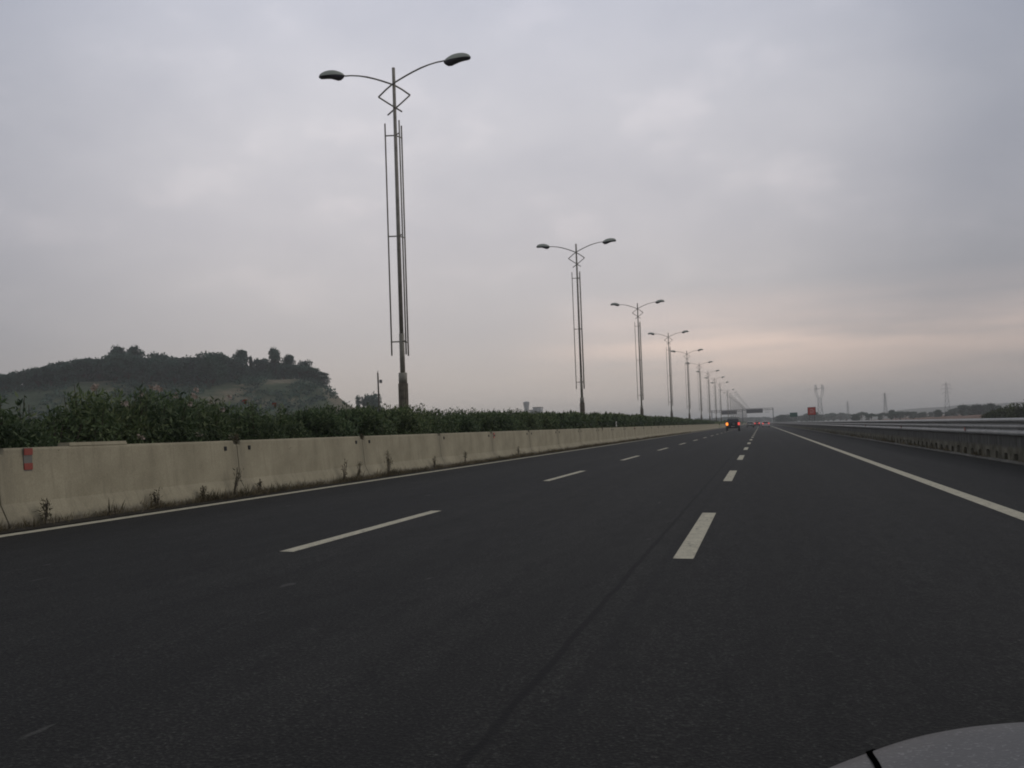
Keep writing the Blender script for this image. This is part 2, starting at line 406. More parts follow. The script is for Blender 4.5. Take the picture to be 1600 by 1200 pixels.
# other carriageway and embankment sides
z2 = lambda x: .28 + .025*(x+12.9)
tag(strip(-29, -12.95, RY0, 1500, z2).build('opposite_road', M['asphalt_far']), kind='structure')
m = strip(-12.95, RX0, RY0, 1500, lambda x: .19)
tag(m.build('median_soil', M['soil']), kind='structure')
m = strip(-45, -29, -60, 1500, lambda x: GZ-.05 if x < -40 else z2(-29)-.01)
tag(m.build('verge', M['grass_ground']), kind='structure')
m = strip(7.0, 24, -60, 1500, lambda x: GZ-.05 if x > 10 else -.2)
tag(m.build('embankment', M['grass_ground']), kind='structure')
m = strip(-9.2, -8.72, RY0, 400, rz, .008, .008)
tag(m.build('gutter_dirt', M['dirt']), kind='structure')

# ------------------------------------------------------------------ concrete median barrier
XB = -9.33; ZB = rz(-9.1)
def barrier_mesh(L, top=1.0, notch=True):
    def prof(y, t):
        pr = [(.285, 0), (.28, .06), (.16, .30), (.105, t-.03), (.085, t)]
        return [(p, y, z) for p, z in pr] + [(-p, y, z) for p, z in pr[::-1]]
    e = .012
    if notch: st = [(e, top-.07), (.10, top-.07), (.13, top), (L-.13, top), (L-.10, top-.07), (L-e, top-.07)]
    else: st = [(e, top), (L-e, top)]
    return MB().loft([prof(y, t) for y, t in st])
J = [16.13 + 5.8*k for k in range(-2, 44)]
lab_near = {0: 'lower stained concrete barrier at the left edge with a steel rail on top',
            1: 'concrete barrier section carrying a raised cap and two red reflectors',
            2: 'concrete barrier section with lifting holes right of the plant filled joint',
            3: 'concrete barrier section in front of the nearest lamp post, weeds at its foot',
            4: 'concrete barrier section just right of the nearest lamp post',
            5: 'concrete barrier section with the small orange reflector at its end'}
GB = 'concrete barriers along the median'
def holes(root, ys):
    for y in ys:
        MB().box((.115, y, .86), (.03, .07, .075)).build('lifting_hole_shade', M['black'], root)  # black block set in the face for the shade inside a hole
proto = None
for k, y in enumerate(J[:-1]):
    if k == 0:
        r = thing('concrete_barrier', lab_near[0], 'barrier', (XB, y, ZB), 0, GB)
        barrier_mesh(5.8, .90).build('body', M['concrete'], r)
        m = MB().tube([(.03, -3, .975), (.03, 5.72, .975)], .045, 8)
        m.build('rail', M['steel'], r)
        for q in (1.2, 3.4, 5.5): MB().box((.03, q, .91), (.05, .05, .09)).build('rail_support', M['steel'], r)
    elif k <= 3:
        r = thing('concrete_barrier', lab_near[k], 'barrier', (XB, y, ZB), 0, GB)
        barrier_mesh(5.8).build('body', M['concrete'], r)
        if k == 1:
            MB().loft([[( .10, 1.35, 1.003), (.10, 2.62, 1.003), (-.10, 2.62, 1.003), (-.10, 1.35, 1.003)],
                       [( .085, 1.36, 1.05), (.085, 2.61, 1.05), (-.085, 2.61, 1.05), (-.085, 1.36, 1.05)]]).build('raised_cap', M['concrete'], r)
            holes(r, [5.38])
        elif k == 2: holes(r, [.42, 5.4])
        else: holes(r, [.4])
    else:
        if proto is None:
            proto = thing('concrete_barrier', lab_near[k], 'barrier', (XB, y, ZB), 0, GB)
            barrier_mesh(5.8).build('body', M['concrete'], proto); holes(proto, [.4, 5.4])
        else:
            r = dup(proto); r.location = (XB, y, ZB)
            if k in lab_near: r['label'] = lab_near[k]
            else:
                seg = int((y-29.6)//32.5)
                r['label'] = ('plain concrete barrier section on the median between the nearest and second lamp posts',
                              'plain concrete barrier section on the median between the second and third lamp posts',
                              'plain concrete barrier section on the median between the third and fourth lamp posts')[seg] if seg < 3 else 'small far concrete barrier section beyond the fourth lamp post'
m = barrier_mesh(1200-J[-1], 1.0, False)
o = m.build('concrete_barrier', M['concrete']); o.location = (XB, J[-1], ZB)
tag(o, 'hazy far run of concrete barrier beside the distant cars', 'barrier', GB)

def reflector(y, label, mat, big):
    r = thing('barrier_reflector', label, 'reflector', (XB+.118, y, ZB), 0, 'red reflectors on the concrete barrier')
    MB().box((.004, 0, .845 if big else .88), (.012, .15, .30 if big else .16)).build('backing', M['kerbconc'], r)
    if big:
        MB().box((.014, 0, .945), (.012, .15, .085)).build('reflective_panel', mat, r)
        MB().box((.014, 0, .755), (.012, .15, .085)).build('reflective_panel', mat, r)
    else:
        MB().box((.014, 0, .92), (.012, .14, .07)).build('reflective_panel', mat, r)
        MB().box((.014, 0, .80), (.012, .14, .06)).build('reflective_panel', mat, r)
reflector(10.85, 'pair of dark red reflector panels on barrier at far left', M['red_refl'], True)
reflector(33.8, 'small orange red reflector on barrier between the nearest two lamp posts', M['orange_refl'], False)
reflector(74, 'tiny red reflector on barrier left of the third lamp post', M['orange_refl'], False)
r = thing('kilometre_plate', 'small white plate standing on the barrier in front of the hedge', 'marker', (XB, 65.3, ZB+1.0))
MB().box((0, 0, .22), (.03, .34, .34), .012).build('plate', M['white'], r)
MB().box((.017, -.08, .24), (.004, .03, .2)).box((.017, .08, .24), (.004, .03, .2)).box((.017, 0, .24), (.004, .13, .03)).build('numeral', M['black'], r)
MB().box((0, 0, .025), (.04, .05, .05)).build('foot', M['steel'], r)

# ------------------------------------------------------------------ weeds
def weed_tuft(cx, cy, cz, h, nb, spread=.10):
    P = np.stack([cx+rng.normal(size=nb)*spread*.5, cy+rng.normal(size=nb)*spread, np.full(nb, cz)], 1)
    return leaves(P, h, h*.07, (.15, 0, 1.1), .65)
Q = []
y = 6.
while y < 130:
    dens = .6 + .5*math.sin(y*.9)+.5*math.sin(y*.37+1)
    if random.random() < .40+.4*dens:
        Q.append(weed_tuft(-9.03+random.uniform(0, .16), y, rz(-9.0), random.uniform(.05, .14)*(1.5 if random.random() < .2 else 1), 22))
    y += random.uniform(.02, .07)
o = quads('roadside_weeds', np.concatenate(Q), M['weed']); tag(o, kind='stuff'); o['label'] = 'low dry weeds and grass along the barrier foot'
def weed(x, y, z, h, label, nb=60, lean=0.):
    r = thing('weed', label, 'weed', (x, y, z), 0, 'taller weeds along the barrier')
    m = MB(); pts = []
    for k in range(7):
        a = random.uniform(-.5, .5); hh = h*random.uniform(.6, 1.)
        top = Vector((random.uniform(-.02, .1)*h, a*h*.5+lean*h, hh)); m.tube([(0, a*.04, 0), top*.5+Vector((0, .02, .02)), top], [.006, .005, .003], 4)
        for q in range(nb//7):
            t = random.random()**.6; pts.append(top*t+Vector((random.gauss(0, .02), random.gauss(0, .10)*h, 0)))
    m.build('stem', M['wood'], r)
    quads('foliage', leaves(np.array([tuple(p) for p in pts]), .08*h+.025, .014, (0, 0, .8), 1.), M['weed'], r)
    return r
zr = rz(-9.0)
weed(-9.0, 10.9, zr, .36, 'dark weed clump at barrier foot below the pair of red reflectors', 160)
weed(-9.0, 13.3, zr, .30, 'low dark weed at barrier foot below the raised cap', 150)
weed(-9.0, 14.6, zr, .26, 'wide yellowish weed left of the plant filled barrier joint', 150)
weed(-9.0, 15.55, zr, .55, 'thin climbing weed on the barrier beside the plant filled joint', 50, .3)
weed(-9.0, 16.5, zr, .26, 'short weed at barrier foot directly under the joint', 120)
weed(-9.0, 20.3, zr, .50, 'bare brown weed left of the nearest lamp post', 60)
weed(-9.0, 21.1, zr, .45, 'thin brown weed at barrier joint left of the nearest lamp post', 60)
weed(-9.0, 23.0, zr, .62, 'tallest dry weed against the barrier below the nearest lamp post', 110)
weed(-9.0, 26.5, zr, .42, 'dry weed against the barrier just right of the nearest lamp post', 80)
weed(-9.0, 29.5, zr, .44, 'dry weed midway between nearest lamp post and orange reflector', 80)
weed(-9.0, 36.5, zr, .42, 'dry weed right of the orange reflector', 80)
weed(-9.25, 16.15, ZB+.90, .22, 'dark plant growing in the notched barrier joint', 150)
weed(-9.25, 21.95, ZB+.90, .16, 'small dark plant in the second barrier joint', 90)
weed(-9.22, 58.5, ZB+.75, .42, 'yellowish plant hanging over the barrier near the white plate', 120)

# ------------------------------------------------------------------ oleander hedge
def bush(label, nleaf, ln, wd, h, wx, wy, flowers=None, nf=0, lobes=9):
    r = thing('oleander_bush', label, 'bush', (0, 0, 0), 0, 'oleander bushes of the median hedge')
    pts = []
    L = [(random.uniform(-.28, .28)*wx, random.uniform(-.36, .36)*wy, h*random.uniform(.25, .80), random.uniform(.32, .46)) for _ in range(lobes)]
    while sum(len(p) for p in pts) < nleaf:
        lx, ly, lz, s = random.choice(L)
        N = 300; d = rng.normal(size=(N, 3)); d /= np.linalg.norm(d, axis=1)[:, None]
        rr = (1-.45*rng.random(N)**1.6)[:, None]
        p = np.array([lx, ly, lz]) + d*rr*np.array([wx*s, wy*s*.9, h*s*.62])
        p = p[(p[:, 2] > .03) & (p[:, 2] < h*(.94+.08*rng.random(N)))]
        pts.append(p)
    P = np.concatenate(pts)[:nleaf]
    m = MB()
    for k in range(7):
        a = 2*PI*k/7; m.tube([(.05*math.cos(a), .08*math.sin(a), -.03), (.2*wx*math.cos(a), .25*wy*math.sin(a), h*.5), (.3*wx*math.cos(a), .36*wy*math.sin(a), h*.85)], [.025, .018, .006], 5)
    # sprigs that stand above the clipped top
    sp_ = []
    for k in range(10):
        x, y = random.uniform(-.3, .3)*wx, random.uniform(-.45, .45)*wy; t = h*random.uniform(.93, 1.03)
        m.tube([(x, y, h*.6), (x+random.uniform(-.05, .05), y+random.uniform(-.08, .08), t)], [.007, .004], 4)
        N = 16; zz = rng.uniform(h*.82, t, N); sp_.append(np.stack([x+rng.normal(size=N)*.03, y+rng.normal(size=N)*.04, zz], 1))
    m.build('stem', M['bark'], r)
    quads('foliage', np.concatenate([leaves(P, ln, wd, (.15, 0, .55), 1.), leaves(np.concatenate(sp_), ln*.9, wd, (0, 0, 1.), .8)]), M['leaf'], r)
    if flowers:
        for k in range(nf):
            x = random.uniform(.0, .48)*wx; y = random.uniform(-.45, .45)*wy
            z = h*random.choice([random.uniform(.93, 1.04), random.uniform(.93, 1.02), random.uniform(.5, .95)])
            N = 16; P_ = np.array([x+.05, y, z+.03])+rng.normal(size=(N, 3))*np.array([.016, .03, .010])
            quads('flower', leaves(P_, .052, .045), M[flowers], r)
    return r
XH = -10.45; ZH = .18
near = [bush('oleander bush', 9500, .115, .034, 1.86, 1.6, 1.75),
        bush('oleander bush', 9500, .115, .034, 1.86, 1.6, 1.75, 'pink', 6),
        bush('oleander bush', 9500, .115, .034, 1.86, 1.6, 1.75, 'redfl', 2),
        bush('oleander bush', 9500, .115, .034, 1.82, 1.6, 1.75)]
far = [bush('oleander bush', 1800, .26, .10, 1.85, 1.6, 1.9), bush('oleander bush', 1800, .26, .10, 1.85, 1.6, 1.9)]
near_lab = {9.6: ('oleander bush at the far left end of the hedge, partly out of frame', 0, 1.03), 11.3: ('oleander bush above the red reflectors, left of the dip in the hedge', 2, .96),
            12.55: ('small low oleander bush in the dip of the hedge', 0, .88),
            14.15: ('tall oleander bush with pale flowers just right of the hedge dip', 1, 1.06), 15.5: ('tall oleander bush with pale flowers above the plant filled joint', 1, 1.07),
            16.8: ('oleander bush with pale flowers at the end of the taller hedge part', 1, 1.02), 18.1: ('oleander bush with red flowers beside the pale flowering ones', 2, .97),
            19.5: ('oleander bush with red flowers in front of the hill scarp', 2, .95), 20.9: ('second oleander bush left of the lone utility pole', 3, .96), 22.3: ('oleander bush left of the utility pole', 0, .98),
            23.7: ('oleander bush in front of the round distant tree', 3, 1.0), 25.1: ('oleander bush between the utility pole and the nearest lamp post', 0, 1.0),
            26.5: ('oleander bush hiding the foot of the nearest lamp post', 3, 1.02)}
used = set()
def place(proto_, i, x, y, s, label):
    if id(proto_) not in used: used.add(id(proto_)); b = proto_
    else: b = dup(proto_)
    b.location = (x, y, ZH); b.rotation_euler = (0, 0, 0 if random.random() < .5 else 0)
    b.scale = (1, random.choice([-1, 1])*1.0, s) if False else (1, 1, s)
    b.rotation_euler = (0, 0, random.uniform(-.22, .22)); b['label'] = label; return b
for y, (lab, i, s) in near_lab.items(): place(near[i], i, XH+random.uniform(-.06, .06), y, s, lab)
names = ['nearest', 'second', 'third', 'fourth', 'fifth', 'sixth', 'seventh', 'eighth', 'ninth', 'tenth']
y = 27.9
while y < 127:
    k = max(0, int((y-29.6)//32.5))
    lab = f'green oleander bush of the clipped hedge between the {names[k]} and {names[k+1]} lamp posts'
    s = 1.0+random.uniform(-.05, .05)
    if y < 48: place(random.choice([near[0], near[3]]), 0, XH+random.uniform(-.08, .08), y, s, lab)
    else: place(random.choice(far), 0, XH+random.uniform(-.08, .08), y, s, lab)
    y += random.uniform(1.3, 1.5)
y = 137.
while y < 215:
    place(random.choice(far), 0, XH, y, random.uniform(.86, 1.0), 'small far oleander bush beyond the gap in the hedge'); y += 1.7
P = np.stack([XH+rng.normal(size=9000)*.45, rng.uniform(222, 640, 9000), ZH+rng.beta(1.6, 1.2, 9000)*1.55*(.8+.2*np.sin(rng.uniform(0, 6, 9000)))], 1)
o = quads('distant_hedge', leaves(P, .7, .45), M['leaf']); tag(o, kind='stuff'); o['label'] = 'hazy far end of the median hedge below the far lamp posts'

# ------------------------------------------------------------------ lamp posts
def lamp_post():
    r = thing('lamp_post', '', 'lamp post', (0, 0, 0), 0, 'double arm lamp posts along the median')
    H = 12.92
    MB().loft([[((.158 if k % 2 else .138)*math.cos(2*PI*k/28), (.158 if k % 2 else .138)*math.sin(2*PI*k/28), z) for k in range(28)] for z in (0, 2.68)]).build('base', M['shroud'], r)
    MB().tube([(0, 0, 2.685), (0, 0, 3.02)], .135, 14).build('collar', M['sleeve'], r, True)
    MB().tube([(0, 0, 3.025), (0, 0, 4.28)], .082, 12).build('sleeve', M['sleeve'], r, True)
    MB().tube([(0, 0, 4.285), (0, 0, 8.), (0, 0, H)], [.068, .063, .052], 12).build('pole', M['pole'], r, True)
    for k in range(3):
        a = math.radians(193) + k*2*PI/3; x, y = .33*math.cos(a), .33*math.sin(a)
        rod = MB().tube([(x, y, 3.58), (x, y, 11.1)], .026, 8).build('side_rod', M['pole'], r, True)
        for z in (4.02, 7.42, 10.7): MB().tube([(0, 0, z), (x, y, z)], .022, 6).build('rod_bracket', M['pole'], rod)
    zc = H-.53
    for s in (-1, 1):
        yo = -.085*(-s)*-1
        pts = [(1.80, .51), (1.50, .49), (1.23, .445), (.96, .375), (.7, .285), (.45, .185), (.2, .075), (0, -.02), (-.25, -.19), (-.51, -.40)]
        P = [(s*x, yo, zc+z) for x, z in pts]
        MB().tube(P, [.024]*3+[.028]*7, 8).build('arm', M['pole'], r, True)
        MB().tube([(s*-.51, yo, zc-.40), (s*-.2, yo, zc-.63), (s*.28, yo, zc-.97)], .026, 8).build('arm_brace', M['pole'], r, True)
        # lamp head: lofted shell, dished underside
        S = [0, .06, .15, .28, .42, .58, .74, .87, .95, 1.]
        T = [.03, .085, .13, .175, .20, .205, .185, .145, .10, .04]
        B = [-.03, -.09, -.145, -.15, -.105, -.06, -.05, -.06, -.06, -.03]
        Wd = [.04, .10, .14, .175, .185, .18, .165, .135, .10, .05]
        up, dn = [], []
        for q, t, b, w in zip(S, T, B, Wd):
            x = s*(1.72+.88*q); zz = zc+.49+.05*q
            up.append([(x, w*math.cos(a), zz+(t)*math.sin(a)) for a in np.linspace(0, PI, 9)])
            dn.append([(x, w*.98*math.cos(a), zz+(b)*math.sin(a)) for a in np.linspace(0, PI, 9)])
        hd = MB().loft(up, False, False).build('lamp_head', M['lamp'], r, True)
        MB().loft(dn, False, False).build('lens', M['lens'], hd, True)
    return r
lp = lamp_post()
ords = ['nearest', 'second nearest', 'third nearest', 'fourth nearest', 'fifth nearest', 'sixth nearest', 'seventh nearest', 'eighth nearest', 'ninth nearest']
for k in range(26):
    if k == 9: continue
    r = lp if k == 0 else dup(lp)
    r.location = (-11.0, 29.6+32.5*k, ZH)
    if k == 0: r['label'] = 'nearest and tallest grey lamp post with two curved arms above the hedge'
    elif k < 9: r['label'] = f'{ords[k]} grey lamp post with two curved arms on the median'
    else: r['label'] = 'faint far lamp post in the hazy tail of the row, beyond the missing post'

# ------------------------------------------------------------------ right parapet and guard rail
XR = 6.69
mm = MB().loft([[(6.65, y, -.24), (6.65, y, -.125), (6.67, y, -.112), (6.80, y, -.108), (6.80, y, -.24)] for y in (RY0, 200., 900.)])
tag(mm.build('kerb', M['kerbconc']), kind='structure')
r = thing('parapet_wall', 'low stained concrete wall with dark drain holes under the guard rail', 'wall', (0, 0, 0))
xf, xb, zt, zb = 6.77, 7.02, .625, -.105
m = MB(); y = 6.0
hw = .22
while y < 150:
    y1 = y+1.16; yc = y+.58+random.uniform(-.04, .04); ht = zb+random.uniform(.19, .26); w = hw*random.uniform(.8, 1.1)
    arch = [(yc-w, zb), (yc-w, ht-.04), (yc-w*.6, ht), (yc+w*.6, ht), (yc+w, ht-.04), (yc+w, zb)]
    m.add([(xf, y, zb), (xf, y, zt), (xf, y1, zt), (xf, y1, zb)] + [(xf, a, b) for a, b in arch], [(0, 1, 6, 5, 4), (1, 2, 7, 6), (2, 3, 9, 8, 7)])
    m.add([(xf, a, b) for a, b in arch]+[(xf+.2, a, b) for a, b in arch], [(i, i+1, i+7, i+6) for i in range(5)]+[(6, 7, 8, 9, 10, 11)])
    m.add([(xf, y, zt), (xb, y, zt), (xb, y1, zt), (xf, y1, zt)], [(0, 1, 2, 3)])
    y = y1
m.box(((xf+xb)/2, (y+900)/2, (zt+zb)/2), (xb-xf, 900-y, zt-zb)).box(((xf+xb)/2, -10, (zt+zb)/2), (xb-xf, 32, zt-zb))
m.add([(xb, -26, zb), (xb, 900, zb), (xb, 900, zt), (xb, -26, zt)], [(0, 1, 2, 3)])
m.build('wall', M['wallconc'], r)
r = thing('guard_rail', 'galvanised three wave steel guard rail along the right shoulder', 'guard rail', (XR, 0, 0))
pr = [(.03, .655), (.0, .662), (-.022, .69), (-.026, .735), (-.012, .765), (.05, .785), (.05, .81), (-.005, .832), (-.024, .86), (-.027, .895), (-.012, .925), (.05, .945), (.05, .965), (-.006, .98), (-.05, .995), (-.08, 1.03), (-.072, 1.068), (-.03, 1.09), (.03, 1.097), (.07, 1.088)]
pr = [(x*1.1, 1.21-(1.21-z)*1.108) for x, z in pr]
rings = []
for y in list(np.arange(-24, 120, 6.))+[150, 300, 900]: rings.append([(x, y, z) for x, z in pr]+[(x+.006, y, z-.004) for x, z in pr[::-1]])
MB().loft(rings).build('beam', M['galv'], r, True)
for y in np.arange(6, 130, 2.1):
    MB().box((.14, y, .80), (.07, .10, .44)).box((.07, y, .82), (.10, .06, .12)).build('post', M['steel'], r)
m = MB()
for y in np.arange(-24, 120, 4.2):
    MB().box((-.032, y, .845), (.006, .30, .05)).build('splice_plate', M['galv'], r)
for i, (y, lb) in enumerate(((32.5, 'red reflector on the guard rail nearest the right edge'), (46.6, 'second red reflector along the guard rail'), (62., 'third red reflector along the guard rail'), (78., 'faint fourth red reflector along the guard rail'))):
    rr = thing('rail_reflector', lb, 'reflector', (XR-.03, y*1.108, .745), 0, 'red reflectors on the guard rail')
    MB().box((0, 0, 0), (.02, .10, .14)).build('holder', M['steel'], rr)
    MB().box((-.013, 0, 0), (.008, .12, .11)).build('red_lens', M['orange_refl'], rr)
Q = []
for k in range(190):
    y = random.uniform(9, 110); 
    if math.sin(y*.8)+math.sin(y*.31+2) < -.1 and random.random() < .8: continue
    P_ = np.stack([rng.normal(6.71, .035, 12), y+rng.normal(size=12)*.10, np.full(12, -.115)], 1)
    Q.append(leaves(P_, random.uniform(.06, .22), .02, (-.2, 0, 1.2), .55))
o = quads('kerb_weeds', np.concatenate(Q), M['weed']); tag(o, kind='stuff'); o['label'] = 'dry weeds along the foot of the parapet wall'

# ------------------------------------------------------------------ terrain
def hfield(name, x0, x1, y0, y1, nx, ny, fn, mat):
    xs, ys = np.linspace(x0, x1, nx), np.linspace(y0, y1, ny)
    X, Y = np.meshgrid(xs, ys); Z = fn(X, Y)
    V = np.stack([X, Y, Z], -1).reshape(-1, 3)
    m = MB(); m.v = [tuple(v) for v in V]
    m.f = [(j*nx+i, j*nx+i+1, (j+1)*nx+i+1, (j+1)*nx+i) for j in range(ny-1) for i in range(nx-1)]
    o = m.build(name, mat, None, True); tag(o, kind='structure'); return o
def sst(a, b, x): t = np.clip((x-a)/(b-a), 0, 1); return t*t*(3-2*t)
def wob(X, Y, s): return np.sin(X/s+1.3)*np.cos(Y/s*.8+.4)+.6*np.sin(X/s*2.1+Y/s*1.7)+.35*np.cos(X/s*4.3-Y/s*3.6)
def hillz(X, Y):
    D = np.hypot(X, Y); B = np.degrees(np.arctan2(-X, Y))
    h = 22.0*sst(19.6, 26.3, B+.2*wob(X, Y, 14))*sst(235, 338, D)*(1-sst(400, 520, D))*(1-.0*B)
    h = h*(1-.018*np.clip(B-37, 0, 12))*(1+.03*wob(X, Y, 23)) + .3*wob(X, Y, 6)*sst(2, 10, h)
    return h+GZ-.4
hfield('hill', -470, -95, 120, 560, 150, 170, hillz, M['hill'])
def bermz(X, Y): # low bank of dry earth beyond the right verge
    t = (X-38)/ (60+.25*Y)
    return GZ-.3 + (2.3+.35*wob(X, Y, 17))*sst(0, .35, t)*(1-sst(2.2, 3.6, t))*sst(110, 230, Y)*(1-sst(760, 1000, Y))
hfield('earth_bank', 30, 700, 100, 1000, 90, 90, bermz, M['earth'])
def farz(X, Y):
    return GZ-1 + (9+15*sst(150, 430, X)+3*wob(X, Y, 130))*sst(1700, 1950, Y)*(1-sst(2200, 2600, Y))*(1-.55*sst(-100, 120, -np.abs(X-40)))
hfield('far_hills', -1500, 1900, 1680, 2650, 120, 40, farz, M['farhill'])

# ------------------------------------------------------------------ trees
def tree(name, label, H, R, trunk, lobes, leafn, leafs, kind='round', mat='tree', group=None):
    r = thing(name, label, 'tree', (0, 0, 0), 0, group)
    m = MB(); zt = H*trunk
    m.tube([(0, 0, -.6), (.1, 0, zt*.6), (0, .1, zt), (.1, 0, H*.8)], [H*.028, H*.022, H*.018, H*.006], 7)
    L = []
    for k in range(lobes):
        a = random.uniform(0, 2*PI); q = random.random()**.6
        if kind == 'umbrella': c = (R*.75*q*math.cos(a), R*.75*q*math.sin(a), H*(.80+.08*random.random()-.1*q*q)); e = (R*.36, R*.36, H*.10)
        elif kind == 'cypress': z = zt+(H-zt)*(k+.5)/lobes; w = R*(1.05-.9*(z-zt)/(H-zt))**.7; c = (0, 0, z); e = (w, w, H*.1)
        elif kind == 'tall': z = random.uniform(zt+.1*H, H*.9); c = (R*.5*q*math.cos(a), R*.5*q*math.sin(a), z); e = (R*.42, R*.42, H*.11)
        else:
            z = random.uniform(zt+(H-zt)*.18, H*.86); w = math.sqrt(max(.05, 1-((z-(zt+H)/2)/((H-zt)/2))**2))
            c = (R*.68*w*q*math.cos(a), R*.68*w*q*math.sin(a), z); e = (R*.40, R*.40, H*.13)
        L.append((c, e))
        if kind != 'cypress': m.tube([(0, 0, zt*.8), (c[0]*.5, c[1]*.5, (zt+c[2])/2), c], [H*.011, H*.008, H*.003], 5)
    m.build('trunk', M['bark'], r)
    P = []
    for c, e in L:
        N = leafn//lobes; d = rng.normal(size=(N, 3)); d /= np.linalg.norm(d, axis=1)[:, None]
        P.append(np.array(c)+d*(1-.5*rng.random(N)**1.5)[:, None]*np.array(e)*(.75+.5*random.random()))
    P = np.concatenate(P)
    quads('crown', leaves(P, leafs, leafs*.7), M[mat], r); return r
GW = 'trees of the dark wood on the hill'
PT = [tree('broadleaf_tree', '', 10, 4.8, .10, 20, 3400, .75, 'round', group=GW), tree('broadleaf_tree', '', 10, 4.0, .12, 16, 2800, .7, 'round', group=GW),
      tree('pine_tree', '', 10, 5.4, .5, 14, 2600, .7, 'umbrella', group=GW), tree('eucalyptus_tree', '', 13, 3.4, .3, 12, 1900, .7, 'tall', group=GW),
      tree('cypress_tree', '', 9, 1.1, .06, 9, 900, .5, 'cypress', group=GW)]
usedt = set()
def put(i, x, y, z, s, label, group=None, sz=None):
    p = PT[i]
    t = p if i not in usedt else dup(p); usedt.add(i)
    t.location = (x, y, z); t.rotation_euler = (0, 0, random.uniform(0, 6.28)); t.scale = (s, s, sz or s); t['label'] = label
    if group: t['group'] = group
    return t
def polar(deg, D): b = math.radians(deg); return (-math.sin(b)*D, math.cos(b)*D)
def onhill(i, deg, D, s, label, sz=None, dz=0):
    x, y = polar(deg, D); z = float(hillz(np.array(x), np.array(y))); return put(i, x, y, z+dz, s, label, None, sz)
HB = 350.
# skyline trees one can tell apart: (kind, bearing, top height)
sky_trees = [(1, 35.85, 34.6, 'round tree crowning the highest point of the hill, left of its twin'), (1, 34.95, 34.4, 'round tree crowning the highest point of the hill, right twin'),
  (3, 37.4, 30.6, 'small spiky tree on the left shoulder of the hill crest'), (0, 33.9, 32.0, 'broad tree right of the twin round trees on the hill'),
  (0, 31.6, 30.2, 'broad domed tree at the middle of the hill crest'), (2, 30.6, 31.0, 'open umbrella tree on the hill crest showing sky under it'),
  (1, 29.45, 33.0, 'compact tall tree rising right of the open umbrella tree on the hill'), (1, 27.55, 33.4, 'tall double crowned tree on the right part of the hill crest'),
  (1, 26.85, 31.0, 'tree with two tufts beside the tall double crowned tree'), (0, 25.9, 28.6, 'loose feathery round tree near the right end of the wood')]
for i, d, top, lab in sky_trees:
    x, y = polar(d, HB); z = float(hillz(np.array(x), np.array(y))); h0 = (13 if i == 3 else 10); k = (top-z)/h0
    put(i, x, y, z, k*(.72 if i in (0,) else .62 if i == 1 else .8), lab, None, k)
onhill(4, 28.9, 349, .85, 'thin cypress spike right of the compact tall tree on the hill', .95)
onhill(4, 28.55, 350, .7, 'second thin cypress spike on the hill crest', .9)
# umbrella pines on clear trunks at the right end of the hill
def ontop(i, d, D, top, w, label):
    x, y = polar(d, D); z = float(hillz(np.array(x), np.array(y))); k = (top-z)/9.6; put(i, x, y, z, w, label, None, k)
for i, d, D, top, w, lab in ((2, 26.25, 343, 26.4, .80, 'leftmost umbrella pine of the overhanging group at the hill end'), (2, 25.8, 339, 25.3, .72, 'middle umbrella pine of the overhanging group at the hill end'),
                  (2, 25.3, 341, 23.9, .74, 'rightmost umbrella pine leaning over the bare scarp of the hill'), (1, 25.45, 346, 24.4, .80, 'dark rounded tree under the overhanging pines at the end of the wood'),
                  (1, 25.05, 338, 22.2, .80, 'last small tree at the very edge of the bare scarp')):
    ontop(i, d, D, top, w, lab)
for d, top in ((26.7, 27.0), (26.45, 26.2), (26.05, 25.6)): ontop(1, d, 347, top, .8, 'dark tree filling the wood behind the overhanging pines')
random.seed(21)
for d, k_ in ((38.9, .76), (39.5, .72), (40.1, .70), (40.8, .66), (41.6, .64), (42.4, .6), (38.3, .78)): onhill(0, d, 346, k_, 'dark green tree merging into the mass of the wood on the hill', k_*.95)
for d in (37.0, 37.3, 37.7): onhill(0, d, 344, .8, 'dark green tree merging into the mass of the wood on the hill', .78)
for k in range(150):
    d = random.uniform(26.6, 47); D = random.uniform(318, 378)
    i = random.choice([0, 0, 1]); s = random.uniform(.72, .98)
    if d < 30.5 and D < 334: continue
    if d > 36.2: s *= max(.5, 1-.085*(d-36.2))
    elif d < 28.5: s *= max(.5, 1-.2*(28.5-d))
    s *= random.choice([.86, 1, 1, 1.12])
    onhill(i, d, D, s*1.08, 'dark green tree merging into the mass of the wood on the hill', s*random.uniform(.85, 1.0))
# scrub on the hill slope
pts = []
for k in range(2600):
    d = random.uniform(21.5, 47); D = random.uniform(255, 338); x, y = polar(d, D); z = float(hillz(np.array(x), np.array(y)))
    if math.sin(d*1.9+D*.05)+math.sin(D*.11+d*.7) < -.35: continue
    if d < 25 and random.random() < .75: continue
    R = random.uniform(.6, 1.7)*(1.5 if D > 325 and d > 30 else 1)
    pts.append(np.array([x, y, z])+rng.normal(size=(26, 3))*np.array([R*.6, R*.6, R*.42]))
for k in range(420):     # thicket along the ridge, under the trees
    d = random.uniform(26.9, 46) if k % 6 else random.uniform(24.6, 27); x, y = polar(d, random.uniform(338, 362)); z = float(hillz(np.array(x), np.array(y)))
    R = random.uniform(1.3, 2.4) if d > 27.2 else random.uniform(.9, 1.3)
    pts.append(np.array([x, y, z+R*.3])+rng.normal(size=(40, 3))*np.array([R*.7, R*.7, R*.5]))
o = quads('hill_scrub', leaves(np.concatenate(pts), .75, .5), M['tree']); tag(o, kind='stuff'); o['label'] = 'low dark scrub covering the hill slope below the wood'
